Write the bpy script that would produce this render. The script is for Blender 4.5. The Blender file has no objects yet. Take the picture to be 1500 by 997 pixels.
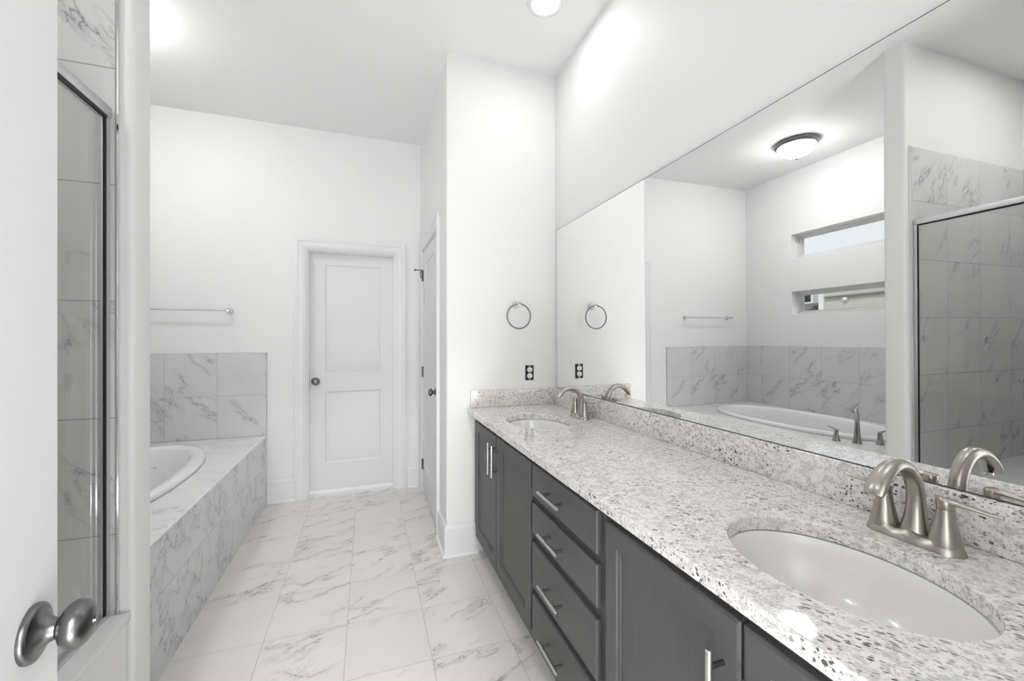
import bpy, bmesh, math, random
from mathutils import Vector, Matrix
PI = math.pi
random.seed(7)
scene = bpy.context.scene
C = scene.collection

# ------------------------------------------------------------------ camera
cam_d = bpy.data.cameras.new('camera'); cam = bpy.data.objects.new('camera', cam_d); C.objects.link(cam)
cam_d.sensor_fit = 'HORIZONTAL'; cam_d.sensor_width = 36.0; cam_d.lens = 607.0 / 1500 * 36
cam_d.shift_y = -1.0 / 1500; cam_d.clip_start = 0.02; cam_d.clip_end = 200
cam.location = (0, 0, 1.291); cam.rotation_euler = (PI / 2, 0, -0.3363)
scene.camera = cam

# ------------------------------------------------------------------ world, lights, exposure
world = bpy.data.worlds.new('sky'); scene.world = world; world.use_nodes = True
bg = world.node_tree.nodes['Background']
bg.inputs['Color'].default_value = (0.90, 0.94, 1.0, 1); bg.inputs['Strength'].default_value = 1.05
DOME = 48.0          # flush mount dome over the tub
CAN = 50.0          # recessed ceiling lights
BEDROOM_FILL = 215.0       # added fill lamp high in the unseen bedroom behind the camera
DOORWAY_FILL = 50.0       # added fill lamp facing the doorway; the bedroom has no window
CEILING_FILL = 84.0     # added fill lamp aimed up from the bedroom floor to lift the ceiling
vs = scene.view_settings
vs.view_transform = 'Standard'; vs.look = 'None'; vs.gamma = 1; vs.use_curve_mapping = False
vs.exposure = 0.06

def area_light(name, loc, size, power, rot=(0, 0, 0), color=(1, 1, 1)):
    l = bpy.data.lights.new(name, 'AREA'); l.shape = 'DISK'; l.size = size; l.energy = power; l.color = color
    o = bpy.data.objects.new(name, l); C.objects.link(o); o.location = loc; o.rotation_euler = rot
    return o
area_light('bedroom_fill', (0.4, -2.9, 2.9), 1.2, BEDROOM_FILL)
area_light('bedroom_doorway_fill', (-.2, -4.1, 1.15), 1.9, DOORWAY_FILL, (PI / 2, 0, 0))
area_light('bedroom_floor_fill', (.1, -1.25, .06), 1.2, CEILING_FILL, (PI, 0, 0))
sun_d = bpy.data.lights.new('sun', 'SUN'); sun_d.energy = 1.6; sun_d.angle = math.radians(3)
sun = bpy.data.objects.new('sun', sun_d); C.objects.link(sun); sun.location = (6, -4, 9)
sun.rotation_euler = Vector((.60, -.35, .72)).to_track_quat('Z', 'Y').to_euler()

# ------------------------------------------------------------------ measures
XM, YE, YB, XC, XT, XE, XW = 1.160, 2.466, 3.730, 0.448, -0.748, -0.658, -1.890
YP0, YP1, ZC = 1.540, 1.650, 3.009
YF = -0.08
ZK = 0.878                     # top of the vanity worktop
ZD = 0.537                     # top of the tub deck

# ------------------------------------------------------------------ node helpers
class NT:
    def __init__(s, name):
        s.m = bpy.data.materials.new(name); s.m.use_nodes = True; s.t = s.m.node_tree
        s.b = s.t.nodes['Principled BSDF']; s.out = s.t.nodes['Material Output']
    def n(s, kind, **kw):
        x = s.t.nodes.new(kind)
        for k, v in kw.items(): setattr(x, k, v)
        return x
    def set(s, sock, v):
        if isinstance(v, bpy.types.NodeSocket): s.t.links.new(v, sock)
        elif v is not None: sock.default_value = v
    def math(s, op, a, b=None, c=None, clamp=False):
        x = s.n('ShaderNodeMath', operation=op); x.use_clamp = clamp
        s.set(x.inputs[0], a); s.set(x.inputs[1], b); s.set(x.inputs[2], c); return x.outputs[0]
    def vmath(s, op, a, b=None, scale=None):
        x = s.n('ShaderNodeVectorMath', operation=op)
        s.set(x.inputs[0], a); s.set(x.inputs[1], b)
        if scale is not None: s.set(x.inputs['Scale'], scale)
        return x.outputs[0]
    def comb(s, a, b, c=0.0):
        x = s.n('ShaderNodeCombineXYZ'); s.set(x.inputs[0], a); s.set(x.inputs[1], b); s.set(x.inputs[2], c); return x.outputs[0]
    def sep(s, v):
        x = s.n('ShaderNodeSeparateXYZ'); s.set(x.inputs[0], v); return x.outputs
    def noise(s, vec, scale, detail=2, rough=.5, dist=0.0):
        x = s.n('ShaderNodeTexNoise'); s.set(x.inputs['Vector'], vec); x.inputs['Scale'].default_value = scale
        x.inputs['Detail'].default_value = detail; x.inputs['Roughness'].default_value = rough; x.inputs['Distortion'].default_value = dist
        return x
    def smooth(s, v, a, b, lo=0.0, hi=1.0):
        x = s.n('ShaderNodeMapRange', interpolation_type='SMOOTHSTEP'); s.set(x.inputs[0], v)
        for i, q in zip((1, 2, 3, 4), (a, b, lo, hi)): s.set(x.inputs[i], q)
        return x.outputs[0]
    def mix(s, f, a, b):
        x = s.n('ShaderNodeMix', data_type='RGBA'); s.set(x.inputs[0], f)
        s.set(x.inputs[6], (*a, 1) if isinstance(a, tuple) and len(a) == 3 else a)
        s.set(x.inputs[7], (*b, 1) if isinstance(b, tuple) and len(b) == 3 else b); return x.outputs[2]
    def pos(s): return s.n('ShaderNodeNewGeometry').outputs['Position']
    def obj(s): return s.n('ShaderNodeTexCoord').outputs['Object']
    def bump(s, h, strength, dist=.001):
        x = s.n('ShaderNodeBump'); x.inputs['Strength'].default_value = strength; x.inputs['Distance'].default_value = dist
        s.set(x.inputs['Height'], h); s.t.links.new(x.outputs[0], s.b.inputs['Normal'])
    def done(s, color=None, rough=None, metal=0.0, **kw):
        s.set(s.b.inputs['Base Color'], (*color, 1) if isinstance(color, tuple) and len(color) == 3 else color)
        s.set(s.b.inputs['Roughness'], rough); s.b.inputs['Metallic'].default_value = metal
        for k, v in kw.items(): s.set(s.b.inputs[k.replace('_', ' ')], v)
        return s.m

def paint(name, col, rough=.55, bump=.03, scale=220):
    t = NT(name); p = t.obj()
    n = t.noise(p, scale, 2); n2 = t.noise(p, 1.3, 3)
    c = t.mix(t.smooth(n2.outputs[0], .3, .7, 0, 1), tuple(x * .985 for x in col), col)
    t.bump(n.outputs[0], bump, .001)
    return t.done(c, rough)

def metal(name, col, rough, brushed=None):
    t = NT(name); n = t.noise(t.obj(), 12, 2)
    c = t.mix(n.outputs[0], tuple(x * .985 for x in col), col)
    return t.done(c, rough, 1.0)

def plain(name, col, rough, **kw):
    t = NT(name); n = t.noise(t.obj(), 40, 2)
    c = t.mix(n.outputs[0], tuple(x * .98 for x in col), tuple(min(1, x * 1.02) for x in col))
    return t.done(c, rough, **kw)

def marble(name, ax, offs, pitch, base, vein, grout, rough=.22, vscale=1.0, density=0.5, ang=.6, swirl=.0, gw=.0016, strength=.8, st=(.75, 1.9)):
    """Square veined tiles laid on the world axes ax (two letters), one seam at offs."""
    t = NT(name); P = t.sep(t.pos()); i = {'x': 0, 'y': 1, 'z': 2}
    a = t.math('DIVIDE', t.math('SUBTRACT', P[i[ax[0]]], offs[0]), pitch[0])
    b = t.math('DIVIDE', t.math('SUBTRACT', P[i[ax[1]]], offs[1]), pitch[1])
    ca, cb = t.math('FLOOR', a), t.math('FLOOR', b); fa, fb = t.math('FRACT', a), t.math('FRACT', b)
    wn = t.n('ShaderNodeTexWhiteNoise', noise_dimensions='2D'); t.set(wn.inputs['Vector'], t.comb(ca, cb))
    rnd = wn.outputs['Color']; rv = wn.outputs['Value']
    q = t.vmath('ADD', t.comb(t.math('MULTIPLY', a, pitch[0]), t.math('MULTIPLY', b, pitch[1])), t.vmath('MULTIPLY', rnd, (31, 17, 9)))
    mp = t.n('ShaderNodeMapping'); t.set(mp.inputs[0], q); mp.inputs['Rotation'].default_value = (0, 0, ang)
    q = t.vmath('MULTIPLY', mp.outputs[0], (st[0] * vscale, st[1] * vscale, 1))
    w = t.noise(q, 5, 4, .55); wv = t.vmath('SUBTRACT', w.outputs['Color'], (.5, .5, .5))
    q2 = t.vmath('ADD', q, t.vmath('SCALE', wv, scale=.16 + swirl))
    n1 = t.noise(q2, 3.4, 5, .55); r1 = t.math('ABSOLUTE', t.math('SUBTRACT', n1.outputs[0], .5))
    v1 = t.smooth(r1, .0, .014, 1, 0)
    n3 = t.noise(q2, 8.5, 4, .6); r3 = t.math('ABSOLUTE', t.math('SUBTRACT', n3.outputs[0], .5))
    v3 = t.smooth(r3, .0, .032, 1, 0)
    mk = t.noise(q, 2.6, 2); th = t.math('ADD', t.math('MULTIPLY', rv, .16), .50 - density * .16)
    m1 = t.smooth(t.math('SUBTRACT', mk.outputs[0], th), -.02, .09)
    soft = t.math('MULTIPLY', t.smooth(r1, .0, .05, .28, 0), m1)
    vv = t.math('MAXIMUM', t.math('MULTIPLY', v1, m1), t.math('MULTIPLY', t.math('MULTIPLY', v3, m1), t.smooth(r1, .02, .10, .5, 0)))
    brk = t.noise(q2, 22, 3); vv = t.math('MULTIPLY', vv, t.smooth(brk.outputs[0], .36, .58, .25, 1))
    vv = t.math('MAXIMUM', vv, soft)
    cl = t.noise(q, 1.7, 3)
    c0 = t.mix(t.smooth(cl.outputs[0], .35, .65), tuple(x * .955 for x in base), base)
    c1 = t.mix(t.math('MULTIPLY', vv, strength), c0, vein)
    # grout
    da = t.math('MULTIPLY', t.math('MINIMUM', fa, t.math('SUBTRACT', 1.0, fa)), pitch[0])
    db = t.math('MULTIPLY', t.math('MINIMUM', fb, t.math('SUBTRACT', 1.0, fb)), pitch[1])
    g = t.smooth(t.math('MINIMUM', da, db), gw * .7, gw * 1.3, 1, 0)
    c2 = t.mix(g, c1, grout)
    t.bump(t.math('SUBTRACT', 1.0, g), .5, .0012)
    return t.done(c2, t.math('ADD', t.math('MULTIPLY', g, .5), rough))

def granite(name):
    t = NT(name); p = t.pos()
    w = t.noise(p, 30, 3); wv = t.vmath('SUBTRACT', w.outputs['Color'], (.5, .5, .5))
    pw = t.vmath('ADD', p, t.vmath('SCALE', wv, scale=.012))
    a = t.noise(pw, 70, 4, .65); b = t.noise(pw, 6, 3, .6); c = t.noise(pw, 130, 3, .6); d = t.noise(p, 9, 3)
    col = t.mix(t.smooth(a.outputs[0], .38, .56), (.62, .615, .61), (.88, .86, .832))
    col = t.mix(t.smooth(b.outputs[0], .50, .70, 0, .35), col, (.74, .64, .61))
    gm = t.math('MULTIPLY', t.smooth(c.outputs[0], .55, .66), t.smooth(d.outputs[0], .38, .62, .12, .5))
    col = t.mix(gm, col, (.42, .41, .405))
    def specks(scale, lo, size, seed, sq=(1, 1, 1)):
        q = t.vmath('ADD', t.vmath('ADD', p, (seed, seed * .7, seed * 1.3)), t.vmath('SCALE', wv, scale=.008))
        mp = t.n('ShaderNodeMapping'); t.set(mp.inputs[0], q); mp.inputs['Rotation'].default_value = (0, 0, math.radians(54))
        v = t.n('ShaderNodeTexVoronoi'); t.set(v.inputs['Vector'], t.vmath('MULTIPLY', mp.outputs[0], sq)); v.inputs['Scale'].default_value = scale
        cc = t.sep(v.outputs['Color'])
        keep = t.smooth(cc[0], lo, lo + .03)
        r = t.math('MULTIPLY', t.math('ADD', t.math('MULTIPLY', cc[1], .7), .3), size)
        return t.math('MULTIPLY', t.smooth(t.math('SUBTRACT', r, v.outputs['Distance']), -.03, .05), keep), cc[2]
    cl = t.smooth(t.noise(p, 11, 2).outputs[0], .38, .58, .2, 1.0)
    s0, _ = specks(260, .52, .46, 3.1, (.6, 1.2, 1))
    col = t.mix(t.math('MULTIPLY', s0, .6), col, (.17, .165, .165))
    s1, k1 = specks(160, .57, .52, 1.7, (.6, 1.25, 1))
    dark = t.mix(t.smooth(k1, .62, .72), (.045, .043, .045), (.16, .075, .075))
    col = t.mix(t.math('MULTIPLY', t.math('MULTIPLY', s1, cl), .9), col, dark)
    s2, k2 = specks(95, .78, .44, 5.3, (.6, 1.2, 1))
    col = t.mix(t.math('MULTIPLY', t.math('MULTIPLY', s2, cl), .9), col, t.mix(t.smooth(k2, .7, .75), (.05, .048, .05), (.14, .07, .07)))
    return t.done(col, .045)

def wood(name, col, horizontal=False):
    t = NT(name); p = t.obj()
    q = t.vmath('MULTIPLY', p, (6, 1.0, 14) if horizontal else (6, 14, 1.0))
    n = t.noise(q, 9, 5, .6, .4); n2 = t.noise(p, 3.2, 3)
    f = t.math('ADD', t.math('MULTIPLY', n.outputs[0], .55), t.math('MULTIPLY', n2.outputs[0], .45))
    c = t.mix(t.smooth(f, .35, .65), tuple(x * .92 for x in col), tuple(x * 1.08 for x in col))
    t.bump(n.outputs[0], .06, .001)
    return t.done(c, .48)

def emitter(name, col, strength):
    t = NT(name); n = t.noise(t.obj(), 5, 2)
    c = t.mix(n.outputs[0], tuple(x * .99 for x in col), col)
    t.set(t.b.inputs['Emission Color'], c); t.b.inputs['Emission Strength'].default_value = strength
    return t.done((.8, .8, .8), .4)

def thin_glass(name, tint=(.86, .87, .86), rough=0.0, ior=1.5):
    t = NT(name); t.t.nodes.remove(t.b)
    tr = t.n('ShaderNodeBsdfTransparent'); gl = t.n('ShaderNodeBsdfGlossy'); gl.inputs['Roughness'].default_value = rough
    n = t.noise(t.obj(), 2, 2); t.set(tr.inputs[0], t.mix(n.outputs[0], tuple(x * .995 for x in tint), tint))
    g = t.n('ShaderNodeNewGeometry'); dt = t.n('ShaderNodeVectorMath', operation='DOT_PRODUCT')
    t.set(dt.inputs[0], g.outputs['Normal']); t.set(dt.inputs[1], g.outputs['Incoming'])
    r0 = ((ior - 1) / (ior + 1)) ** 2      # Schlick reflectance, the same on both faces of the sheet
    f = t.math('ADD', t.math('MULTIPLY', t.math('POWER', t.math('SUBTRACT', 1.0, t.math('ABSOLUTE', dt.outputs['Value']), clamp=True), 5.0), 1 - r0), r0)
    mx = t.n('ShaderNodeMixShader')
    t.set(mx.inputs[0], f); t.t.links.new(tr.outputs[0], mx.inputs[1]); t.t.links.new(gl.outputs[0], mx.inputs[2])
    t.t.links.new(mx.outputs[0], t.out.inputs[0]); return t.m

M = {}
M['wall'] = paint('wall_paint', (.87, .87, .87))
M['ceiling'] = paint('ceiling_paint', (.92, .92, .92), .7)
M['trim'] = paint('trim_paint', (.84, .84, .845), .38, .01, 120)
M['door'] = paint('door_paint', (.81, .81, .815), .45, .01, 160)
M['floor'] = marble('floor_tile', 'xy', (.249, 2.022), (.3335, .3345), (.80, .785, .76), (.33, .32, .305), (.52, .51, .495), rough=.24, density=.62, ang=-.5, strength=.9)
M['tile_back'] = marble('tub_tile_back', 'xz', (-.745, .862), (.332, .328), (.71, .71, .71), (.29, .29, .295), (.45, .45, .45), rough=.14, density=.32, ang=.75, strength=1.0)
M['tile_left'] = marble('tub_tile_left', 'yz', (3.527, .862), (.331, .328), (.71, .71, .71), (.29, .29, .295), (.45, .45, .45), rough=.14, density=.45, ang=.75, strength=1.0)
M['tile_front'] = marble('tub_front_tile', 'yz', (2.193, .315), (.3335, .3335), (.72, .725, .735), (.29, .29, .30), (.46, .46, .47), rough=.16, density=1.15, ang=1.2, swirl=.20, vscale=.9, strength=1.0, st=(1.15, 1.5))
M['tile_deck'] = marble('tub_deck_tile', 'xy', (-.748, 2.193), (.34, .3335), (.85, .85, .85), (.42, .42, .425), (.58, .58, .58), rough=.10, density=.85, ang=.3, strength=.7)
M['tile_shower'] = marble('shower_tile', 'xz', (-.697, .7215), (.3415, .3410), (.71, .71, .71), (.29, .29, .295), (.36, .36, .36), rough=.14, density=.50, ang=.85, gw=.0018, strength=1.0)
M['tile_shower_left'] = marble('shower_tile_left', 'yz', (1.2, .7215), (.3415, .3410), (.71, .71, .71), (.29, .29, .295), (.36, .36, .36), rough=.14, density=.6, ang=-.7)
M['granite'] = granite('speckled_granite')
M['cabinet'] = wood('grey_stained_wood', (.092, .0915, .091))
M['drawer'] = wood('grey_stained_wood_drawer', (.092, .0915, .091), True)
M['dark'] = plain('dark_recess', (.012, .012, .012), .8)
M['nickel'] = metal('brushed_nickel', (.44, .405, .365), .30)
M['steel'] = metal('brushed_steel', (.58, .58, .575), .28)
M['aluminium'] = metal('satin_aluminium', (.74, .74, .74), .38)
M['chrome'] = metal('chrome', (.80, .80, .80), .10)
M['pewter'] = metal('dark_satin_nickel', (.20, .20, .20), .30)
M['ringmetal'] = metal('satin_ring_metal', (.24, .24, .238), .3)
M['black'] = plain('black_rubber', (.008, .008, .008), .5)
M['porcelain'] = plain('white_porcelain', (.86, .86, .86), .08, Coat_Weight=.4)
M['sink'] = plain('sink_porcelain', (.84, .835, .82), .16)
M['acrylic'] = plain('tub_acrylic', (.91, .91, .912), .12, Coat_Weight=.4)
M['slab'] = plain('white_cultured_marble', (.84, .84, .84), .25)
M['plastic'] = plain('white_plastic', (.85, .85, .84), .35)
M['vinyl'] = plain('window_vinyl', (.74, .74, .74), .4)
M['glass'] = thin_glass('shower_glass', (.93, .935, .93))
M['pane'] = thin_glass('window_glass', (.95, .96, .96))
M['dome'] = emitter('lit_frosted_glass', (1.0, .99, .975), DOME)
M['lens'] = emitter('lit_lens', (1.0, .99, .97), CAN)
M['shower_fill_lens'] = emitter('lit_shower_fill_lens', (1.0, .99, .97), CAN * 3.3)  # stronger glow for the lamp added inside the shower
M['siding'] = None
t_ = NT('mirror_silver'); n_ = t_.noise(t_.obj(), 3, 2)
M['mirror'] = t_.done(t_.mix(n_.outputs[0], (.925, .935, .93), (.93, .94, .935)), 0.0, 1.0)
def siding_mat():
    t = NT('beige_lap_siding'); P = t.sep(t.pos())
    f = t.math('FRACT', t.math('DIVIDE', P[2], .075))
    c = t.mix(t.smooth(f, .0, .12, 1, 0), (.62, .58, .54), (.42, .39, .365))
    t.bump(f, .4, .01)
    return t.done(c, .7)
M['siding'] = siding_mat()
M['roof'] = plain('roof_shingle', (.20, .195, .19), .9)
M['bedroom_floor'] = plain('bedroom_carpet', (.62, .61, .60), .95)
M['grass'] = plain('lawn_green', (.16, .22, .08), .9)

# ------------------------------------------------------------------ mesh helpers
class MB:
    def __init__(s): s.bm = bmesh.new()
    def V(s, *p): return s.bm.verts.new(p if len(p) == 3 else p[0])
    def F(s, vs, sm=False):
        try: f = s.bm.faces.new(vs); f.smooth = sm; return f
        except ValueError: return None
    def box(s, x0, x1, y0, y1, z0, z1, bev=0.0, seg=2, T=None, only=None):
        b2 = bmesh.new()
        v = [b2.verts.new(p) for p in ((x0, y0, z0), (x1, y0, z0), (x1, y1, z0), (x0, y1, z0), (x0, y0, z1), (x1, y0, z1), (x1, y1, z1), (x0, y1, z1))]
        for q in ((3, 2, 1, 0), (4, 5, 6, 7), (0, 1, 5, 4), (1, 2, 6, 5), (2, 3, 7, 6), (3, 0, 4, 7)): b2.faces.new([v[k] for k in q])
        if bev:
            ed = b2.edges[:] if only is None else [e for e in b2.edges if only(e.verts[0].co, e.verts[1].co)]
            bmesh.ops.bevel(b2, geom=ed, offset=bev, segments=seg, affect='EDGES', profile=.5)
        if T is not None: bmesh.ops.transform(b2, matrix=T, verts=b2.verts)
        s.merge(b2); return s
    def merge(s, b2):
        me = bpy.data.meshes.new('tmp'); b2.to_mesh(me); b2.free(); s.bm.from_mesh(me); bpy.data.meshes.remove(me)
    def rings(s, R, cap0=True, cap1=True, smooth=True, closed=True):
        vr = [[s.V(*p) for p in r] for r in R]; n = len(vr[0])
        for a, b in zip(vr, vr[1:]):
            for k in range(n if closed else n - 1):
                s.F([a[k], a[(k + 1) % n], b[(k + 1) % n], b[k]], smooth)
        if cap0: s.F(vr[0][::-1])
        if cap1: s.F(vr[-1])
        return s
    def lathe(s, prof, origin=(0, 0, 0), axis=(0, 0, 1), n=32, ex=1.0, ey=1.0, cap=True):
        """prof: list of (radius, height) turned about the axis."""
        ax = Vector(axis).normalized(); u = ax.orthogonal().normalized() if abs(ax.z) < .99 else Vector((1, 0, 0)); w = ax.cross(u)
        o = Vector(origin)
        R = [[tuple(o + ax * h + u * (r * ex * math.cos(2 * PI * k / n)) + w * (r * ey * math.sin(2 * PI * k / n))) for k in range(n)] for r, h in prof]
        return s.rings(R, cap, cap)
    def sweep(s, pts, rad, side=(0, 1, 0), n=20, cap=True):
        """tube along pts; rad = list of (half width along side, half thickness)."""
        P = [Vector(p) for p in pts]; R = []; sd = Vector(side).normalized()
        for i, p in enumerate(P):
            t = (P[min(i + 1, len(P) - 1)] - P[max(i - 1, 0)]).normalized()
            a = (sd - t * sd.dot(t)).normalized(); b = t.cross(a)
            ra, rb = rad[i] if isinstance(rad, list) else (rad, rad)
            R.append([tuple(p + a * (ra * math.cos(2 * PI * k / n)) + b * (rb * math.sin(2 * PI * k / n))) for k in range(n)])
        return s.rings(R, cap, cap)
    def torus(s, c, axis, R, r, n=64, m=12):
        ax = Vector(axis).normalized(); u = ax.orthogonal().normalized(); w = ax.cross(u); c = Vector(c); rr = []
        for k in range(n + 1):
            a = 2 * PI * k / n; d = u * math.cos(a) + w * math.sin(a)
            rr.append([tuple(c + d * (R + r * math.cos(2 * PI * j / m)) + ax * (r * math.sin(2 * PI * j / m))) for j in range(m)])
        s.rings(rr, False, False); bmesh.ops.remove_doubles(s.bm, verts=s.bm.verts, dist=1e-6); return s
    def build(s, name, mat, parent=None, sharp=35):
        bm = s.bm; bmesh.ops.recalc_face_normals(bm, faces=bm.faces)
        if parent is not None:
            base = BASE[parent.name]; bmesh.ops.translate(bm, verts=bm.verts, vec=-base)
        else: base = Vector((0, 0, 0))
        me = bpy.data.meshes.new(name); bm.to_mesh(me); bm.free()
        for p in me.polygons: p.use_smooth = True
        me.set_sharp_from_angle(angle=math.radians(sharp))
        me.materials.append(mat)
        o = bpy.data.objects.new(name, me); C.objects.link(o)
        if parent is not None: o.parent = parent
        BASE[o.name] = base
        return o
BASE = {}
def thing(name, label, cat, loc, group=None):
    o = bpy.data.objects.new(name, None); C.objects.link(o); o.location = loc; o.empty_display_size = .1
    o['label'] = label; o['category'] = cat
    if group: o['group'] = group
    BASE[o.name] = Vector(loc); return o
def struct(o, label=None, cat=None):
    o['kind'] = 'structure'
    if label: o['label'] = label
    if cat: o['category'] = cat
    return o
def copy_tree(o, loc=None, parent=None):
    c = o.copy(); C.objects.link(c); BASE[c.name] = BASE[o.name]
    if parent is not None: c.parent = parent
    if loc is not None: c.location = loc
    for ch in list(o.children): copy_tree(ch, None, c)
    return c
def bez(p0, p1, p2, p3, n):
    out = []
    for i in range(n + 1):
        t = i / n; out.append(tuple((1 - t) ** 3 * a + 3 * (1 - t) ** 2 * t * b + 3 * (1 - t) * t * t * c + t ** 3 * d for a, b, c, d in zip(p0, p1, p2, p3)))
    return out
def spline(pts, n=6):
    """Catmull-Rom through pts (tuples of any length)."""
    out = []; P = [pts[0]] + list(pts) + [pts[-1]]
    for i in range(1, len(P) - 2):
        for k in range(n):
            t = k / n
            out.append(tuple(.5 * ((2 * b) + (-a + c) * t + (2 * a - 5 * b + 4 * c - d) * t * t + (-a + 3 * b - 3 * c + d) * t ** 3) for a, b, c, d in zip(P[i - 1], P[i], P[i + 1], P[i + 2])))
    out.append(tuple(pts[-1])); return out

def holed_slab(name, mat, T, A, B, c0, c1, holes, parent=None):
    """Slab in the a-b plane (thickness c) with rectangular holes; T(a,b,c) -> world."""
    as_ = sorted({A[0], A[1], *[h[0] for h in holes], *[h[1] for h in holes]}); bs = sorted({B[0], B[1], *[h[2] for h in holes], *[h[3] for h in holes]})
    def solid(i, j):
        if i < 0 or j < 0 or i >= len(as_) - 1 or j >= len(bs) - 1: return False
        a, b = (as_[i] + as_[i + 1]) / 2, (bs[j] + bs[j + 1]) / 2
        return not any(h[0] < a < h[1] and h[2] < b < h[3] for h in holes)
    m = MB()
    for i in range(len(as_) - 1):
        for j in range(len(bs) - 1):
            if not solid(i, j): continue
            a0, a1, b0, b1 = as_[i], as_[i + 1], bs[j], bs[j + 1]
            q = lambda *pp: m.F([m.V(*T(*p)) for p in pp])
            q((a0, b0, c0), (a1, b0, c0), (a1, b1, c0), (a0, b1, c0)); q((a0, b0, c1), (a0, b1, c1), (a1, b1, c1), (a1, b0, c1))
            if not solid(i - 1, j): q((a0, b0, c0), (a0, b1, c0), (a0, b1, c1), (a0, b0, c1))
            if not solid(i + 1, j): q((a1, b0, c0), (a1, b0, c1), (a1, b1, c1), (a1, b1, c0))
            if not solid(i, j - 1): q((a0, b0, c0), (a0, b0, c1), (a1, b0, c1), (a1, b0, c0))
            if not solid(i, j + 1): q((a0, b1, c0), (a1, b1, c0), (a1, b1, c1), (a0, b1, c1))
    bmesh.ops.remove_doubles(m.bm, verts=m.bm.verts, dist=1e-5)
    return m.build(name, mat, parent)

def panelled(m, T, a0, a1, b0, b1, thick, panels, prof, edge=.0015, edge_prof=None):
    """Leaf with front at c=0 (outward +c), back at c=-thick; each panel rect is
    replaced by nested rings: prof = [(inset, depth), ...]; last ring is filled."""
    def quadring(r0, c0_, r1, c1_):
        P = lambda r, c: [T(r[0], r[2], c), T(r[1], r[2], c), T(r[1], r[3], c), T(r[0], r[3], c)]
        o, i = [m.V(*p) for p in P(r0, c0_)], [m.V(*p) for p in P(r1, c1_)]
        for k in range(4): m.F([o[k], o[(k + 1) % 4], i[(k + 1) % 4], i[k]])
        return i
    ep = edge_prof or [(0, -edge), (edge, 0)]
    outer = (a0, a1, b0, b1)
    ins = lambda r, d: (r[0] + d, r[1] - d, r[2] + d, r[3] - d)
    quadring(outer, -thick, outer, ep[0][1])
    for (i0, d0), (i1, d1) in zip(ep, ep[1:]): quadring(ins(outer, i0), d0, ins(outer, i1), d1)
    m.F([m.V(*T(*p)) for p in ((a0, b0, -thick), (a0, b1, -thick), (a1, b1, -thick), (a1, b0, -thick))])
    r = ins(outer, ep[-1][0]); c = ep[-1][1]
    as_ = sorted({r[0], r[1], *[p[0] for p in panels], *[p[1] for p in panels]}); bs = sorted({r[2], r[3], *[p[2] for p in panels], *[p[3] for p in panels]})
    for i in range(len(as_) - 1):
        for j in range(len(bs) - 1):
            am, bmid = (as_[i] + as_[i + 1]) / 2, (bs[j] + bs[j + 1]) / 2
            if any(p[0] < am < p[1] and p[2] < bmid < p[3] for p in panels): continue
            m.F([m.V(*T(*p)) for p in ((as_[i], bs[j], c), (as_[i + 1], bs[j], c), (as_[i + 1], bs[j + 1], c), (as_[i], bs[j + 1], c))])
    for p in panels:
        last = p; lc = c; lv = None
        for ins_, d in prof:
            nr = ins(p, ins_); lv = quadring(last, lc, nr, c + d); last, lc = nr, c + d
        m.F(lv)
    bmesh.ops.remove_doubles(m.bm, verts=m.bm.verts, dist=1e-5)

# ------------------------------------------------------------------ room shell
TX = lambda a, b, c: (c, a, b)        # wall facing X: a = y, b = z, c = x
TY = lambda a, b, c: (a, c, b)        # wall facing Y: a = x, b = z, c = y
struct(MB().box(XW - .15, XM + .15, YF - .12, YB + .62, -.1, 0).build('floor', M['floor']))
struct(MB().box(XW - .15, XM + .15, YF - .12, YB + .12, ZC, ZC + .1).build('ceiling', M['ceiling']))
D1 = (-.471, .235, 0, 2.035)          # back door opening (x0, x1, z0, z1)
D2 = (2.802, 3.600, 0, 2.045)         # closet door opening (y0, y1, z0, z1)
DF = (-.300, .500, 0, 2.05)           # doorway behind the camera
W1 = (1.95, 3.172, 2.105, 2.358); W2 = (1.95, 3.172, 1.520, 1.762)
struct(holed_slab('wall_back', M['wall'], TY, (XW - .12, XM + .12), (0, ZC), YB, YB + .12, [D1]))
wall_left = struct(holed_slab('wall_left', M['wall'], TX, (YF - .12, YB), (0, ZC), XW - .15, XW, [W1, W2]))
struct(MB().box(XM, XM + .12, YF, YE, 0, ZC).build('wall_right', M['wall']))
bn = lambda e: (lambda a, b: abs(a.z - b.z) > 1 and abs(a.x - e[0]) < 1e-4 and any(abs(a.y - y) < 1e-4 for y in e[1]))
struct(MB().box(XC, XM + .12, YE, YE + .10, 0, ZC, .012, 4, only=bn((XC, (YE,)))).build('wall_end', M['wall']))
struct(holed_slab('wall_closet', M['wall'], TX, (YE + .10, YB), (0, ZC), XC, XC + .11, [D2]))
struct(MB().box(XW, XE, YP0, YP1, 0, ZC, .014, 4, only=bn((XE, (YP0, YP1)))).build('wall_partition', M['wall']))
struct(holed_slab('wall_front', M['wall'], TY, (XW, XM + .12), (0, ZC), YF - .12, YF, [DF]))
struct(MB().box(XW, -.66, .20, .32, 0, ZC).build('wall_shower', M['wall']))

# bedroom behind the camera
struct(MB().box(-2.2, 3.2, -4.2, YF - .12, -.1, -.004).build('floor_bedroom', M['bedroom_floor']))
struct(MB().box(-2.3, 3.3, -4.3, YF - .12, 2.98, 3.08).build('ceiling_bedroom', M['ceiling']))
struct(MB().box(-2.3, -2.2, -4.2, YF - .12, 0, 2.98).build('wall_bedroom_left', M['wall']))
struct(MB().box(3.2, 3.3, -4.2, YF - .12, 0, 2.98).build('wall_bedroom_right', M['wall']))
struct(MB().box(-2.3, 3.3, -4.3, -4.2, 0, 2.98).build('wall_bedroom_back', M['wall']))

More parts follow.
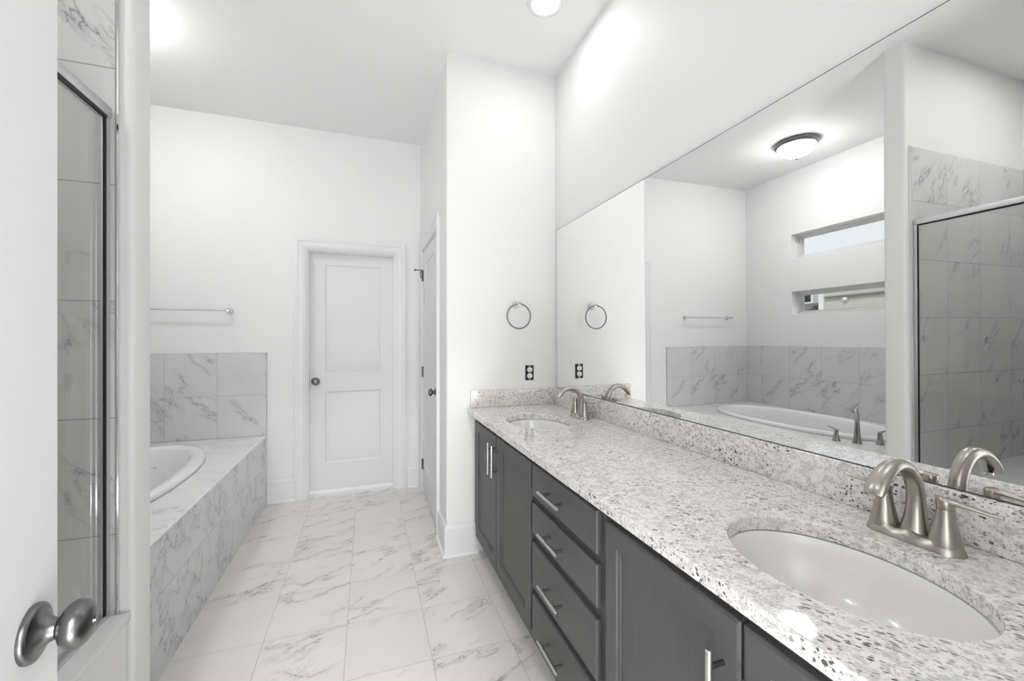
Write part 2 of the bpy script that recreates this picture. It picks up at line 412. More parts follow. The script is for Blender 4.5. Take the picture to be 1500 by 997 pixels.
# ------------------------------------------------------------------ baseboards and casings
def molding(name, pts, h=.180, parent=None):
    """Baseboard along pts (x,y), room side on the left of travel."""
    prof = [(0, 0), (.030, 0), (.030, .006), (.026, .013), (.018, .018), (.015, .020), (.015, h - .040), (.0125, h - .036), (.0125, h - .030), (.0145, h - .026), (.012, h - .012), (.006, h - .003), (.004, h), (0, h)]
    R = []; n = len(pts)
    for i, p in enumerate(pts):
        p = Vector(p); ds = []
        if i > 0: ds.append((p - Vector(pts[i - 1])).normalized())
        if i < n - 1: ds.append((Vector(pts[i + 1]) - p).normalized())
        ns = [Vector((-d.y, d.x)) for d in ds]; nn = sum(ns, Vector((0, 0)))
        nn = nn / (nn.dot(ns[0])) if len(ns) > 1 else ns[0]
        R.append([(p.x + nn.x * o, p.y + nn.y * o, z) for o, z in prof])
    return MB().rings(R, smooth=False).build(name, M['trim'], parent, 25)
struct(molding('baseboard_back_left', [(-.545, YB), (XT + .002, YB)]))
struct(molding('baseboard_back_right', [(XC, YB), (.330, YB)]))
struct(molding('baseboard_closet', [(XC, D2[1] + .082), (XC, YB - .031)]))
struct(molding('baseboard_corner', [(.640, YE), (XC, YE), (XC, D2[0] - .082)]))

def casing(name, T, a0, a1, h, out, width=.082):
    """Door casing around an opening; out = +-1 direction of c from the wall plane handled by T."""
    w = width
    prof = [(0.0, 0), (0.0, .008), (.004, .011), (.012, .011), (.016, .014), (w - .030, .016), (w - .026, .0195), (w - .006, .021), (w, .019), (w, 0)]
    m = MB(); R = []
    for fa, fb in ((-1, 0), (-1, 1), (1, 1), (1, 0)):
        R.append([T((a0 - o) if fa < 0 else (a1 + o), (h + o) if fb else 0, p) for o, p in prof])
    m.rings(R, smooth=False); return m.build(name, M['trim'], None, 25)
struct(casing('trim_1', lambda a, b, c: (a, YB - c, b), D1[0], D1[1], D1[3], 1))
struct(casing('trim_2', lambda a, b, c: (XC - c, a, b), D2[0], D2[1], D2[3], 1))
struct(casing('trim_3', lambda a, b, c: (a, YF + c, b), DF[0] , DF[1], DF[3], 1, .07))
def jamb(name, T, a0, a1, h, c0, c1, s0, s1):
    m = MB(); j = .012
    def bx(a, a_, b, b_, c, c_):
        p, q = T(a, b, c), T(a_, b_, c_); m.box(min(p[0], q[0]), max(p[0], q[0]), min(p[1], q[1]), max(p[1], q[1]), min(p[2], q[2]), max(p[2], q[2]))
    bx(a0, a0 + j, 0, h, c0, c1); bx(a1 - j, a1, 0, h, c0, c1); bx(a0 + j, a1 - j, h - j, h, c0, c1)
    if s0 is not None:
        bx(a0 + j, a0 + j + .011, 0, h - j, s0, s1); bx(a1 - j - .011, a1 - j, 0, h - j, s0, s1); bx(a0 + j + .011, a1 - j - .011, h - j - .011, h - j, s0, s1)
    return m.build(name, M['trim'])
struct(jamb('trim_4', TY, D1[0], D1[1], D1[3], YB - .001, YB + .12, YB + .022, YB + .060))
struct(jamb('trim_5', TX, D2[0], D2[1], D2[3], XC - .001, XC + .11, XC + .042, XC + .08))
struct(jamb('trim_6', TY, DF[0], DF[1], DF[3], YF - .12, YF + .001, None, None))

# ------------------------------------------------------------------ doors
DPROF = [(.005, -.0060), (.011, -.0090), (.019, -.0090), (.031, -.0040), (.040, -.0030)]
def knob(parent, origin, axis, mat, sc=1.0, button=True, label=None):
    k = MB(); S = .88
    k.lathe([(r * S, h * S) for r, h in [(0.0, 0), (.0372, 0), (.0378, .003), (.0368, .0065), (.0335, .0085), (.0325, .0086), (.027, .0105), (.0205, .0145), (.016, .0195), (.0142, .024), (.0138, .027), (.0124, .0272), (.0124, .0292), (.0136, .0294),
             (.0185, .0305), (.0245, .0335), (.0290, .0385), (.0314, .0445), (.0312, .0495), (.0290, .0545), (.0245, .0588), (.0180, .0618), (.0100, .0634), (.0068, .0637), (.0066, .0630), (.0050, .0630), (.0048, .0650), (.0, .0650)]],
            origin, axis, 48, sc, sc, False)
    bmesh.ops.remove_doubles(k.bm, verts=k.bm.verts, dist=1e-6)
    o = k.build('door_knob', mat, parent, 50)
    if label: o['label'] = label
    g = MB().lathe([(r * S, h * S) for r, h in [(.0127, .0272), (.0131, .0275), (.0131, .0290), (.0127, .0293)]], origin, axis, 32, cap=False).build('collar', M['black'], o)
    if button:
        ax = Vector(axis); MB().lathe([(r * S, h * S) for r, h in [(.0, .0651), (.0034, .0651), (.0032, .0662), (.0, .0664)]], origin, axis, 16, cap=False).build('turn_button', mat, o)
    return o
def hinge(parent, x, y, z, T=None):
    m = MB(); m.lathe([(.0, -.046), (.0035, -.045), (.006, -.043), (.006, .043), (.0035, .045), (.0, .046)], (x, y, z), (0, 0, 1), 14, cap=False)
    return m

# back door
d1 = thing('door_1', 'white two-panel door closed at the far end of the room with knob on its left', 'door', (-.12, YB + .062, 0)); struct(d1)
m = MB(); panelled(m, lambda a, b, c: (a, YB + .062 - c, b), D1[0] + .014, D1[1] - .014, .034, D1[3] - .015, .035,
                   [(-.332, .108, .258, .858), (-.332, .108, 1.024, 1.920)], DPROF)
m.build('leaf', M['door'], d1, 25)
knob(d1, (-.404, YB + .062, .945), (0, -1, 0), M['pewter'])
# closet door
d2 = thing('door_2', 'white panelled closet door seen edge-on in the side wall', 'door', (XC + .002, 3.2, 0)); struct(d2)
m = MB(); panelled(m, lambda a, b, c: (XC + .004 - c, a, b), D2[0] + .014, D2[1] - .014, .012, D2[3] - .015, .035,
                   [(2.95, 3.45, .25, .86), (2.95, 3.45, 1.02, 1.92)], DPROF)
m.build('leaf', M['door'], d2, 25)
knob(d2, (XC + .004, 2.876, .93), (-1, 0, 0), M['pewter'])
for z in (1.835, 1.020, .235):
    m = MB(); m.lathe([(.0, -.046), (.0035, -.045), (.006, -.043), (.006, .043), (.0035, .045), (.0, .046)], (XC - .004, 3.592, z), (0, 0, 1), 14, cap=False)
    m.box(XC - .0005, XC + .0035, 3.560, 3.592, z - .044, z + .044)
    m.build('hinge', M['pewter'], d2)
m = MB(); m.sweep([(XC - .006, 3.592, 1.885), (XC - .03, 3.600, 1.886), (XC - .058, 3.605, 1.886)], .0035, (0, 0, 1), 10)
m.lathe([(.0, 0), (.008, .001), (.008, .010), (.0, .012)], (XC - .058, 3.605, 1.886), (-1, .1, 0), 16, cap=False)
m.sweep([(XC - .006, 3.592, 1.885), (XC - .022, 3.575, 1.855), (XC - .018, 3.56, 1.815)], .003, (1, 0, 0), 10)
m.build('door_stop', M['black'], d2)
# open entry door beside the camera
AL = math.radians(7); dv = Vector((-math.sin(AL), math.cos(AL), 0)); nv = Vector((math.cos(AL), math.sin(AL), 0))
edge = Vector((-.386, .7155, 0)); LW = .785; hin = edge - dv * LW
d3 = thing('door_3', 'white door standing open at the left edge with a large satin round knob', 'door', tuple(hin - nv * .0175)); struct(d3)
TD = lambda a, b, c: tuple(hin + dv * a + nv * c + Vector((0, 0, b)))
m = MB(); panelled(m, TD, 0, LW, .012, 2.035, .035, [(.135, LW - .155, .25, .86), (.135, LW - .155, 1.02, 1.92)], DPROF)
m.build('leaf', M['door'], d3, 25)
knob(d3, TD(LW - .059, .94, 0), tuple(nv), M['pewter'], label='satin round privacy knob with a turn button')

# ------------------------------------------------------------------ tile cladding
def cladding(name, parent_struct, mat, T, A, B, c0, c1):
    p, q = T(A[0], B[0], c0), T(A[1], B[1], c1)
    return MB().box(min(p[0], q[0]), max(p[0], q[0]), min(p[1], q[1]), max(p[1], q[1]), min(p[2], q[2]), max(p[2], q[2]), .0015, 1).build(name, mat, parent_struct)
wb = bpy.data.objects['wall_back']; wl = bpy.data.objects['wall_left']; wp = bpy.data.objects['wall_partition']
cladding('tile_surround', wb, M['tile_back'], TY, (XW + .009, XT), (ZD, 1.190), YB - .009, YB)
cladding('tile_surround', wl, M['tile_left'], TX, (YP1, YB), (ZD, 1.190), XW, XW + .009)
cladding('shower_tile', wp, M['tile_shower'], TY, (XW + .009, -.6935), (0, 2.398), YP0 - .008, YP0)
cladding('shower_tile', wl, M['tile_shower_left'], TX, (.32, YP0), (0, 2.398), XW, XW + .009)
MB().box(-.6935, -.6895, YP0 - .010, YP0, .485, 2.400).build('edge_trim', M['chrome'], wp)
MB().box(XT, XT + .002, YB - .010, YB, ZD, 1.192).build('edge_trim', M['steel'], wb)

# ------------------------------------------------------------------ windows
def window(n, W):
    w = thing('window_%d' % n, ('upper' if n == 1 else 'lower') + ' of two wide slot windows in the wall over the tub', 'window', (XW - .11, (W[0] + W[1]) / 2, W[2])); struct(w)
    y0, y1, z0, z1 = W; x0, x1 = XW - .145, XW - .075
    m = MB()
    def ring(xa, xb, t, ya, yb, za, zb):
        m.box(xa, xb, ya, yb, zb - t, zb); m.box(xa, xb, ya, yb, za, za + t); m.box(xa, xb, ya, ya + t, za + t, zb - t); m.box(xa, xb, yb - t, yb, za + t, zb - t)
    ring(x0, x1, .016, y0, y1, z0, z1); ring(x0, x1 - .018, .030, y0, y1, z0, z1); ring(x0 + .01, x1 - .034, .040, y0, y1, z0, z1)
    m.build('window_frame', M['vinyl'], w)
    MB().box(x0 + .022, x0 + .026, y0 + .038, y1 - .038, z0 + .038, z1 - .038).build('pane', M['pane'], w)
window(1, W1); window(2, W2)

# ------------------------------------------------------------------ neighbour's house beyond the windows
hs = thing('house', 'beige lap-sided neighbouring house seen through the lower window', 'house', (-7.5, 5, -.5))
ZR = 3.05
m = MB(); m.box(-9.0, -6.5, -1.5, 6.03, -.5, 2.72); m.build('siding_wall', M['siding'], hs)
m = MB(); m.box(-10.5, -7.1, 6.03, 10.0, -.5, 2.75); m.build('side_wing', M['siding'], hs)
m = MB(); m.box(-6.55, -6.47, 5.99, 6.09, -.5, 2.72); m.build('corner_board', M['plastic'], hs)
m = MB(); m.box(-6.50, -6.44, -1.5, 5.95, 2.055, 2.085); m.build('ledge', M['roof'], hs)
m = MB()
m.rings([[(-6.25, y, 2.60), (-7.75, y, 3.02), (-9.2, y, 2.60), (-9.2, y, 2.52), (-6.25, y, 2.52)] for y in (-1.7, 6.2)], smooth=False)
m.rings([[(-6.9, y, 2.72), (-8.8, y, 3.05), (-10.7, y, 2.72), (-10.7, y, 2.66), (-6.9, y, 2.66)] for y in (6.2, 10.2)], smooth=False); m.build('roof', M['roof'], hs)
for y in (6.62, 7.25):
    w_ = MB().box(-7.13, -7.06, y, y + .50, 2.02, 2.50).build('house_window', M['plastic'], hs)
    MB().box(-7.07, -7.05, y + .05, y + .45, 2.06, 2.46).build('window_pane', M['dark'], w_)
m = MB(); m.rings([[(-6.2, y, 1.70), (-7.1, y, 2.02), (-7.1, y, 1.64), (-6.2, y, 1.64)] for y in (6.42, 7.6)], smooth=False); m.build('porch_roof', M['roof'], hs)
m = MB(); m.lathe([(0, 0), (.03, 0), (.045, .05), (.0, .09)], (-6.5, 5.577, 2.0), (1, 0, 0), 16, cap=False); m.build('wall_lamp', M['plastic'], hs)
struct(MB().box(-30, XW - .16, -15, 25, -.6, -.5).build('ground', M['grass']))

# ------------------------------------------------------------------ tub deck, tub, tub faucet
TCX, TCY, TA, TB = -1.315, 2.690, .395, .800
def ell(cx, cy, a, b, z, n=96, p=2.25, ph=0):
    out = []
    for k in range(n):
        t = 2 * PI * k / n; c, s = math.cos(t), math.sin(t)
        out.append((cx + a * math.copysign(abs(c) ** (2 / p), c), cy + b * math.copysign(abs(s) ** (2 / p), s), z))
    return out
def plate_with_holes(name, mat, outer, holes, z0, z1, parent, bev=.003):
    cu = bpy.data.curves.new(name, 'CURVE'); cu.dimensions = '2D'; cu.fill_mode = 'BOTH'
    for loop in [outer] + holes:
        sp = cu.splines.new('POLY'); sp.points.add(len(loop) - 1); sp.use_cyclic_u = True
        for q, p in zip(sp.points, loop): q.co = (p[0], p[1], 0, 1)
    cu.extrude = (z1 - z0) / 2 - bev; cu.bevel_depth = bev; cu.bevel_resolution = 2; cu.offset = -bev
    tmp = bpy.data.objects.new('tmp', cu); C.objects.link(tmp)
    me = bpy.data.meshes.new_from_object(tmp.evaluated_get(bpy.context.evaluated_depsgraph_get()))
    bpy.data.objects.remove(tmp)
    m = MB(); m.bm.from_mesh(me); bpy.data.meshes.remove(me); me = None
    bmesh.ops.translate(m.bm, verts=m.bm.verts, vec=(0, 0, (z0 + z1) / 2))
    bmesh.ops.remove_doubles(m.bm, verts=m.bm.verts, dist=1e-5)
    for f in m.bm.faces: f.material_index = 0
    return m.build(name, mat, parent, 10)
deck = thing('tub_deck', 'marble-tiled raised deck surrounding the white oval bathtub', 'tub deck', ((XW + XT) / 2, (YP1 + YB) / 2, 0))
plate_with_holes('deck_top', M['tile_deck'], [(XW + .010, YP1 + .001), (XT - .001, YP1 + .001), (XT - .001, YB - .010), (XW + .010, YB - .010)],
                 [ell(TCX, TCY, TA - .035, TB - .035, 0)], ZD - .03, ZD, deck, .0015)
MB().box(XT - .012, XT, YP1 + .001, YB - .0105, 0, ZD - .0035, .001, 1).build('front_panel', M['tile_front'], deck)
MB().box(XT - .0125, XT + .0005, YP1 + .001, YB - .010, ZD - .0035, ZD + .0005).build('edge_strip', M['slab'], deck)
tub = thing('bathtub', 'white oval drop-in bathtub set into the marble deck', 'bathtub', (TCX, TCY, .05))
R = []
for a, z in [(-.030, ZD - .012), (-.004, ZD + .001), (0, ZD + .006), (.001, ZD + .016), (-.004, ZD + .026), (-.012, ZD + .031), (-.030, ZD + .033), (-.060, ZD + .031), (-.072, ZD + .026), (-.082, ZD + .012), (-.090, ZD - .02),
             (-.102, ZD - .10), (-.118, ZD - .22), (-.135, ZD - .32), (-.155, ZD - .38), (-.19, ZD - .415), (-.24, ZD - .425), (-.33, ZD - .427)]:
    R.append(ell(TCX, TCY, TA + a, TB + a * (1.0 if a > -.1 else 1.25), z))
m = MB().rings(R, False, True); m.build('tub_shell', M['acrylic'], tub, 60)
m = MB().lathe([(.0, .006), (.022, .006), (.026, .003), (.026, 0)], (TCX, TCY - .45, ZD - .427), (0, 0, 1), 24, cap=False); m.build('drain', M['chrome'], tub)
m = MB().lathe([(.034, 0), (.036, .006), (.030, .012), (.0, .013)], (TCX - .02, TCY + TB - .118, ZD - .12), (0, -1, .15), 24, cap=False); m.build('overflow', M['chrome'], tub)

def cone_prof(h, r0, r1):
    return [(0, 0), (r0, 0), (r0 * 1.0, .004), (r0 * .90, .012), (r0 * .74, h * .35), (r0 * .60, h * .62), (r1, h * .88), (r1, h), (0, h)]
M['tubnickel'] = metal('tub_faucet_nickel', (.38, .37, .36), .26)
tf = thing('tub_faucet', 'brushed nickel deck-mounted tub faucet with tall spout and two lever handles', 'faucet', (-.953, 1.983, ZD))
bx_, by_ = -.953, 1.983; dirx = Vector((-.75, .65, 0)).normalized(); side = Vector((dirx.y, -dirx.x, 0))
pts = spline([(0, 0, .028, .024), (.0, .03, .022, .020), (-.004, .10, .0165, .017), (-.002, .165, .0145, .0155), (.018, .212, .014, .014), (.055, .232, .015, .0125), (.095, .222, .017, .010), (.125, .198, .0165, .008)], 5)
m = MB(); m.sweep([(bx_ + dirx.x * p[0], by_ + dirx.y * p[0], ZD + p[1]) for p in pts], [(p[2], p[3]) for p in pts], side, 24); m.build('spout', M['tubnickel'], tf, 60)
for hx, hy, d in ((-.897, 2.085, Vector((-.35, .94, 0))), (-1.058, 1.904, Vector((-.94, .1, 0)))):
    h = MB().lathe(cone_prof(.075, .025, .0135), (hx, hy, ZD), (0, 0, 1), 28, cap=False).build('handle', M['tubnickel'], tf, 50)
    d.normalize(); s_ = Vector((-d.y, d.x, 0)); q = [(-.012, .079, .008, .006), (0, .082, .0125, .008), (.02, .084, .010, .006), (.055, .088, .008, .004), (.085, .091, .005, .003)]
    MB().sweep([(hx + d.x * a, hy + d.y * a, ZD + b) for a, b, _, _ in q], [(w_, t2) for _, _, w_, t2 in q], s_, 16).build('lever', M['tubnickel'], h, 60)

# ------------------------------------------------------------------ shower bench and glass
bench = thing('shower_bench', 'white marble bench and ledge running under the shower glass', 'bench', (-1.28, 1.32, 0))
MB().box(-1.88, -.672, 1.10, YP0 - .009, 0, .465).build('bench_base', M['wall'], bench)
MB().box(-1.88, -.660, 1.08, YP0 - .0085, .4655, .485, .002, 2).build('bench_slab', M['slab'], bench)
cb = thing('shower_curb', 'low white curb below the shower door, hidden by the open door', 'curb', (-.726, .70, 0))
MB().box(-.78, -.672, .321, 1.079, 0, .10, .003, 2).build('curb_slab', M['slab'], cb)
sh = thing('shower_enclosure', 'framed clear glass shower panel with brushed metal header', 'shower enclosure', (-.72, 1.1, .485))
MB().box(-.735, -.705, .325, YP0 - .009, 1.938, 1.968, .002, 2).build('header', M['aluminium'], sh)
MB().box(-.7150, -.7075, .325, YP0 - .0275, 1.929, 1.9375).build('header_gasket', M['black'], sh)
MB().box(-.7235, -.709, YP0 - .027, YP0 - .009, .4855, 1.9375).build('side_channel', M['aluminium'], sh)
MB().box(-.7140, -.7085, YP0 - .035, YP0 - .0275, .4985, 1.9275).build('seal', M['black'], sh)
MB().box(-.731, -.709, 1.081, YP0 - .0275, .4855, .498).build('sill_channel', M['aluminium'], sh)
MB().box(-.722, -.716, 1.10, YP0 - .0355, .4985, 1.9275).build('fixed_panel', M['glass'], sh)
MB().box(-.722, -.716, .33, 1.075, .115, 1.92).build('glass_door', M['glass'], sh)

# ------------------------------------------------------------------ vanity cabinets
XF = .603                       # plane of the door faces
XFF = .623                      # plane of the face frame
ZTOP = .846
TV = lambda a, b, c: (XF - c, a, b)
def bar_pull(parent, y, z, vertical, length=.158, proj=.033):
    m = MB(); r = .006; x = XF - proj
    if vertical: ends = [(x, y, z - length / 2), (x, y, z + length / 2)]; posts = [(y, z - .048), (y, z + .048)]
    else: ends = [(x, y - length / 2, z), (x, y + length / 2, z)]; posts = [(y - .048, z), (y + .048, z)]
    e0, e1 = Vector(ends[0]), Vector(ends[1]); d = (e1 - e0).normalized()
    m.lathe([(0, 0), (r - .001, 0), (r, .001), (r, length - .001), (r - .001, length), (0, length)], e0, d, 20, cap=False)
    h = m.build('pull', M['steel'], parent, 40)
    for yy, zz in posts: MB().lathe([(.0048, 0), (.0048, proj)], (x, yy, zz), (1, 0, 0), 14).build('post', M['pewter'], h, 40)
    return h
def carcass(root, y0, y1, stiles):
    m = MB(); m.box(XFF, XFF + .018, y0, y1, .10, ZTOP)
    m.build('face_frame', M['cabinet'], root)
    m = MB(); z0 = .10; t = .016
    m.box(XFF + .0185, XM - .002, y0, y0 + t, z0, ZTOP); m.box(XFF + .0185, XM - .002, y1 - t, y1, z0, ZTOP)
    m.box(XFF + .0185, XM - .002, y0 + t, y1 - t, z0, z0 + t); m.box(XM - .02, XM - .002, y0 + t, y1 - t, z0 + t, ZTOP)
    m.build('carcass', M['cabinet'], root)
    MB().box(XFF + .075, XFF + .090, y0, y1, 0, .0995).build('toe_kick', M['cabinet'], root)
EDGE = [(0, -.0050), (.0013, -.0026), (.0038, -.0010), (.006, 0)]
SHAK = [(.0, -.0008), (.003, -.0050), (.0055, -.0056), (.0095, -.0056), (.0105, -.0095)]
def cab_door(root, y0, y1, z0, z1, pull_y, pull_z):
    m = MB(); f = .052
    panelled(m, TV, y0, y1, z0, z1, .0195, [(y0 + f, y1 - f, z0 + f, z1 - f)], SHAK, edge_prof=EDGE)
    d = m.build('door', M['cabinet'], root, 25)
    bar_pull(d, pull_y, pull_z, True); return d
def drawer(root, y0, y1, z0, z1):
    m = MB(); panelled(m, TV, y0, y1, z0, z1, .0195, [], [], edge_prof=[(0, -.0055), (.0012, -.0030), (.0035, -.0012), (.009, -.0004), (.011, 0)])
    d = m.build('drawer', M['drawer'], root, 25)
    bar_pull(d, (y0 + y1) / 2 + .022, (z0 + z1) / 2 + (.0 if z1 - z0 < .14 else -.004), False); return d
G = 'grey vanity cabinets under the granite worktop'
c1 = thing('vanity_cabinet', 'grey two-door vanity cabinet at the far end beside the white wall', 'cabinet', (.88, 1.96, 0), G)
carcass(c1, 1.5005, YE - .001, 0)
cab_door(c1, 1.966, 2.372, .150, .813, 1.998, .698); cab_door(c1, 1.515, 1.960, .150, .813, 1.933, .698)
c2 = thing('vanity_cabinet', 'grey vanity cabinet with four stacked drawers in the middle', 'cabinet', (.88, 1.25, 0), G)
carcass(c2, .9905, 1.4995, 0)
for z0, z1 in ((.690, .813), (.541, .661), (.336, .508), (.150, .306)): drawer(c2, 1.015, 1.494, z0, z1)
c3 = thing('vanity_cabinet', 'grey two-door vanity cabinet in the foreground below the nearest sink', 'cabinet', (.88, .52, 0), G)
carcass(c3, .070, .9895, 0)
cab_door(c3, .543, .969, .150, .806, .577, .665); cab_door(c3, .110, .537, .150, .806, .503, .665)

# ------------------------------------------------------------------ worktop, splashes, sinks
SX, SA, SB = .827, .158, .204
SINKS = [.526, 1.955]
wt = thing('countertop', 'long speckled granite worktop running the length of the vanity', 'countertop', (.86, 1.25, .847))
plate_with_holes('slab', M['granite'], [(.572, .050), (XM - .001, .050), (XM - .001, YE - .001), (.572, YE - .001)],
                 [[(SX + SA * math.cos(2 * PI * k / 96), y + SB * math.sin(2 * PI * k / 96)) for k in range(96)] for y in SINKS], ZTOP + .001, ZK, wt, .0022)
MB().box(1.137, XM - .001, .050, YE - .0215, ZK + .0005, .981, .0015, 2).build('backsplash', M['granite'], wt)
MB().box(.592, XM - .001, YE - .021, YE - .001, ZK + .0005, .981, .0015, 2).build('side_splash', M['granite'], wt)
def sink(y, label):
    s = thing('sink', label, 'sink', (SX, y, .70), 'undermount oval sinks')
    z1 = ZTOP - .0005; R = []
    for a, z in [(.022, z1 - .008), (.022, z1), (-.002, z1), (-.004, z1 - .004), (-.008, z1 - .02), (-.016, z1 - .05), (-.034, z1 - .09), (-.060, z1 - .118), (-.09, z1 - .131), (-.12, z1 - .135), (-.134, z1 - .136)]:
        f = 1 if a > -.05 else 1.15
        R.append([(SX + (SA + a) * math.cos(2 * PI * k / 72), y + (SB + a * f) * math.sin(2 * PI * k / 72), z) for k in range(72)])
    m = MB().rings(R, False, True); m.build('bowl', M['sink'], s, 60)
    MB().lathe([(.0225, .0), (.0225, .004), (.019, .0055), (.012, .003), (.0, .003)], (SX, y, z1 - .1358), (0, 0, 1), 28, cap=False).build('drain', M['nickel'], s)
    return s
sink(SINKS[0], 'white oval undermount sink in the foreground of the granite worktop')
sink(SINKS[1], 'white oval undermount sink at the far end by the side splash')

# ------------------------------------------------------------------ vanity faucets
def faucet(fx, fy, label):
    f = thing('faucet', label, 'faucet', (fx, fy, ZK), 'vanity faucets'); z = ZK + .0005
    def stad(hl, hw, zz, n=16):
        o = []
        for k in range(n + 1): a = -PI / 2 + PI * k / n; o.append((fx + hw * math.sin(a) * -1, fy + (hl - hw) + hw * math.cos(a), zz))
        for k in range(n + 1): a = PI / 2 - PI * k / n; o.append((fx + hw * math.sin(a) * -1 * -1 * -1, fy - (hl - hw) - hw * math.cos(a), zz))
        return o
    # base plate with shallow saddles between its three seats
    N = 49; R = []
    ts = [(-1 + 2 * i / (N - 1)) for i in range(N)]
    def prof_h(y):     # height of the plate along its length
        return .0205 + .0030 * math.cos(2 * PI * y / .0508)
    L = .0805; rows = []
    for t in ts:
        y = L * math.sin(t * PI / 2)
        w = .029 * math.sqrt(max(1 - (max(abs(y) - (L - .029), 0) / .029) ** 2, .0004))
        tw = .72; h = prof_h(y)
        ring = [(fx - w, fy + y, z), (fx - w * .985, fy + y, z + .002), (fx - w * (tw + .12), fy + y * .975, z + h * .5), (fx - w * tw, fy + y * .955, z + h * .93), (fx - w * tw * .9, fy + y * .95, z + h),
                (fx + w * tw * .9, fy + y * .95, z + h), (fx + w * tw, fy + y * .955, z + h * .93), (fx + w * (tw + .12), fy + y * .975, z + h * .5), (fx + w * .985, fy + y, z + .002), (fx + w, fy + y, z)]
        rows.append(ring)
    MB().rings(rows, True, True).build('base_plate', M['nickel'], f, 40)
    # spout
    pts = spline([(.004, .010, .0255, .0235), (.006, .024, .0225, .0210), (.0085, .050, .0185, .0180), (.009, .080, .0160, .0160), (.004, .110, .0152, .0148), (-.012, .138, .0152, .0138), (-.038, .156, .0160, .0130), (-.068, .158, .0172, .0120), (-.096, .145, .0186, .0108), (-.118, .122, .0192, .0090), (-.126, .108, .0170, .0070)], 5)
    m = MB(); m.sweep([(fx + p[0], fy, z + p[1]) for p in pts], [(p[2], p[3]) for p in pts], (0, 1, 0), 32)
    sp = m.build('spout', M['nickel'], f, 60)
    MB().lathe([(.0, 0), (.0085, 0), (.0085, .006), (.0, .006)], (fx - .108, fy, z + .104), (0, 0, 1), 18, cap=False).build('aerator', M['chrome'], sp)
    for s in (1, -1):
        hy = fy + s * .0508
        h = MB().lathe([(0, .012), (.0250, .012), (.0243, .022), (.0212, .036), (.0178, .052), (.0150, .068), (.0136, .080), (.0134, .0835), (0, .0835)], (fx, hy, z), (0, 0, 1), 36, cap=False).build('handle', M['nickel'], f, 40)
        MB().lathe([(.0131, .0830), (.0131, .0850)], (fx, hy, z), (0, 0, 1), 24, cap=False).build('seam', M['black'], h)
        m = MB(); m.lathe([(0, .0845), (.0135, .0845), (.0139, .090), (.0143, .099), (.0125, .1025), (.006, .1040), (0, .1042)], (fx, hy, z), (0, 0, 1), 32, cap=False)
        q = spline([(-.006, .098, .0095, .0048), (.006, .0985, .0125, .0062), (.020, .0975, .0110, .0050), (.040, .0955, .0088, .0036), (.060, .0935, .0074, .0028), (.076, .0925, .0050, .0022)], 4)
        m.sweep([(fx + .1 * max(a, 0), hy + s * a, z + b) for a, b, _, _ in q], [(w_, t2) for _, _, w_, t2 in q], (1, 0, 0), 20)
        m.build('lever', M['nickel'], h, 50)
    return f
faucet(1.066, SINKS[0] + .009, 'brushed nickel two-handle faucet behind the foreground sink')
faucet(1.066, SINKS[1] + .005, 'brushed nickel two-handle faucet behind the far sink, by the side splash')

# ------------------------------------------------------------------ mirror
def mx(y, z): return 1.1515 - (-.0057 * (y - 1.3) + .0054 * (z - .983))
m = MB(); y0, y1, z0, z1 = .08, 2.430, .9825, 1.997
fr = [m.V(mx(y, z), y, z) for y, z in ((y0, z0), (y1, z0), (y1, z1), (y0, z1))]; bk = [m.V(XM - .0005, y, z) for y, z in ((y0, z0), (y1, z0), (y1, z1), (y0, z1))]
m.F(fr); m.F(bk[::-1])
mir = thing('wall_mirror', 'large frameless mirror covering the wall above the vanity backsplash', 'mirror', (XM - .004, 1.25, .9825))
m.build('mirror_glass', M['mirror'], mir)
m = MB()
for (a, b), (c, d) in zip(((y0, z0), (y1, z0), (y1, z1), (y0, z1)), ((y1, z0), (y1, z1), (y0, z1), (y0, z0))):
    m.F([m.V(mx(a, b), a, b), m.V(mx(c, d), c, d), m.V(XM - .0005, c, d), m.V(XM - .0005, a, b)])
    ca, cb = (y0 + y1) / 2, (z0 + z1) / 2; i = lambda v, cc: v + math.copysign(.0018, cc - v)
    m.F([m.V(mx(a, b) - .0002, a, b), m.V(mx(c, d) - .0002, c, d), m.V(mx(c, d) - .0002, i(c, ca), i(d, cb)), m.V(mx(a, b) - .0002, i(a, ca), i(b, cb))])
m.build('mirror_edge', plain('mirror_cut_edge', (.10, .11, .105), .3), mir)

# ------------------------------------------------------------------ towel ring, outlet, towel bar
tr = thing('towel_ring', 'round metal towel ring on the white wall above the outlet', 'towel ring', (.885, YE, 1.512))
m = MB(); m.lathe([(0, 0), (.026, 0), (.026, .004), (.022, .009), (.015, .016), (.0115, .026), (.0105, .042), (.0125, .056), (.0140, .064), (.0125, .071), (.0, .074)], (.885, YE - .0005, 1.512), (0, -1, 0), 32, cap=False); m.build('post', M['chrome'], tr, 50)
m = MB(); m.torus((.885, YE - .066, 1.437), (0.0, 1, 0), .0760, .0046); m.build('ring', M['ringmetal'], tr, 80)

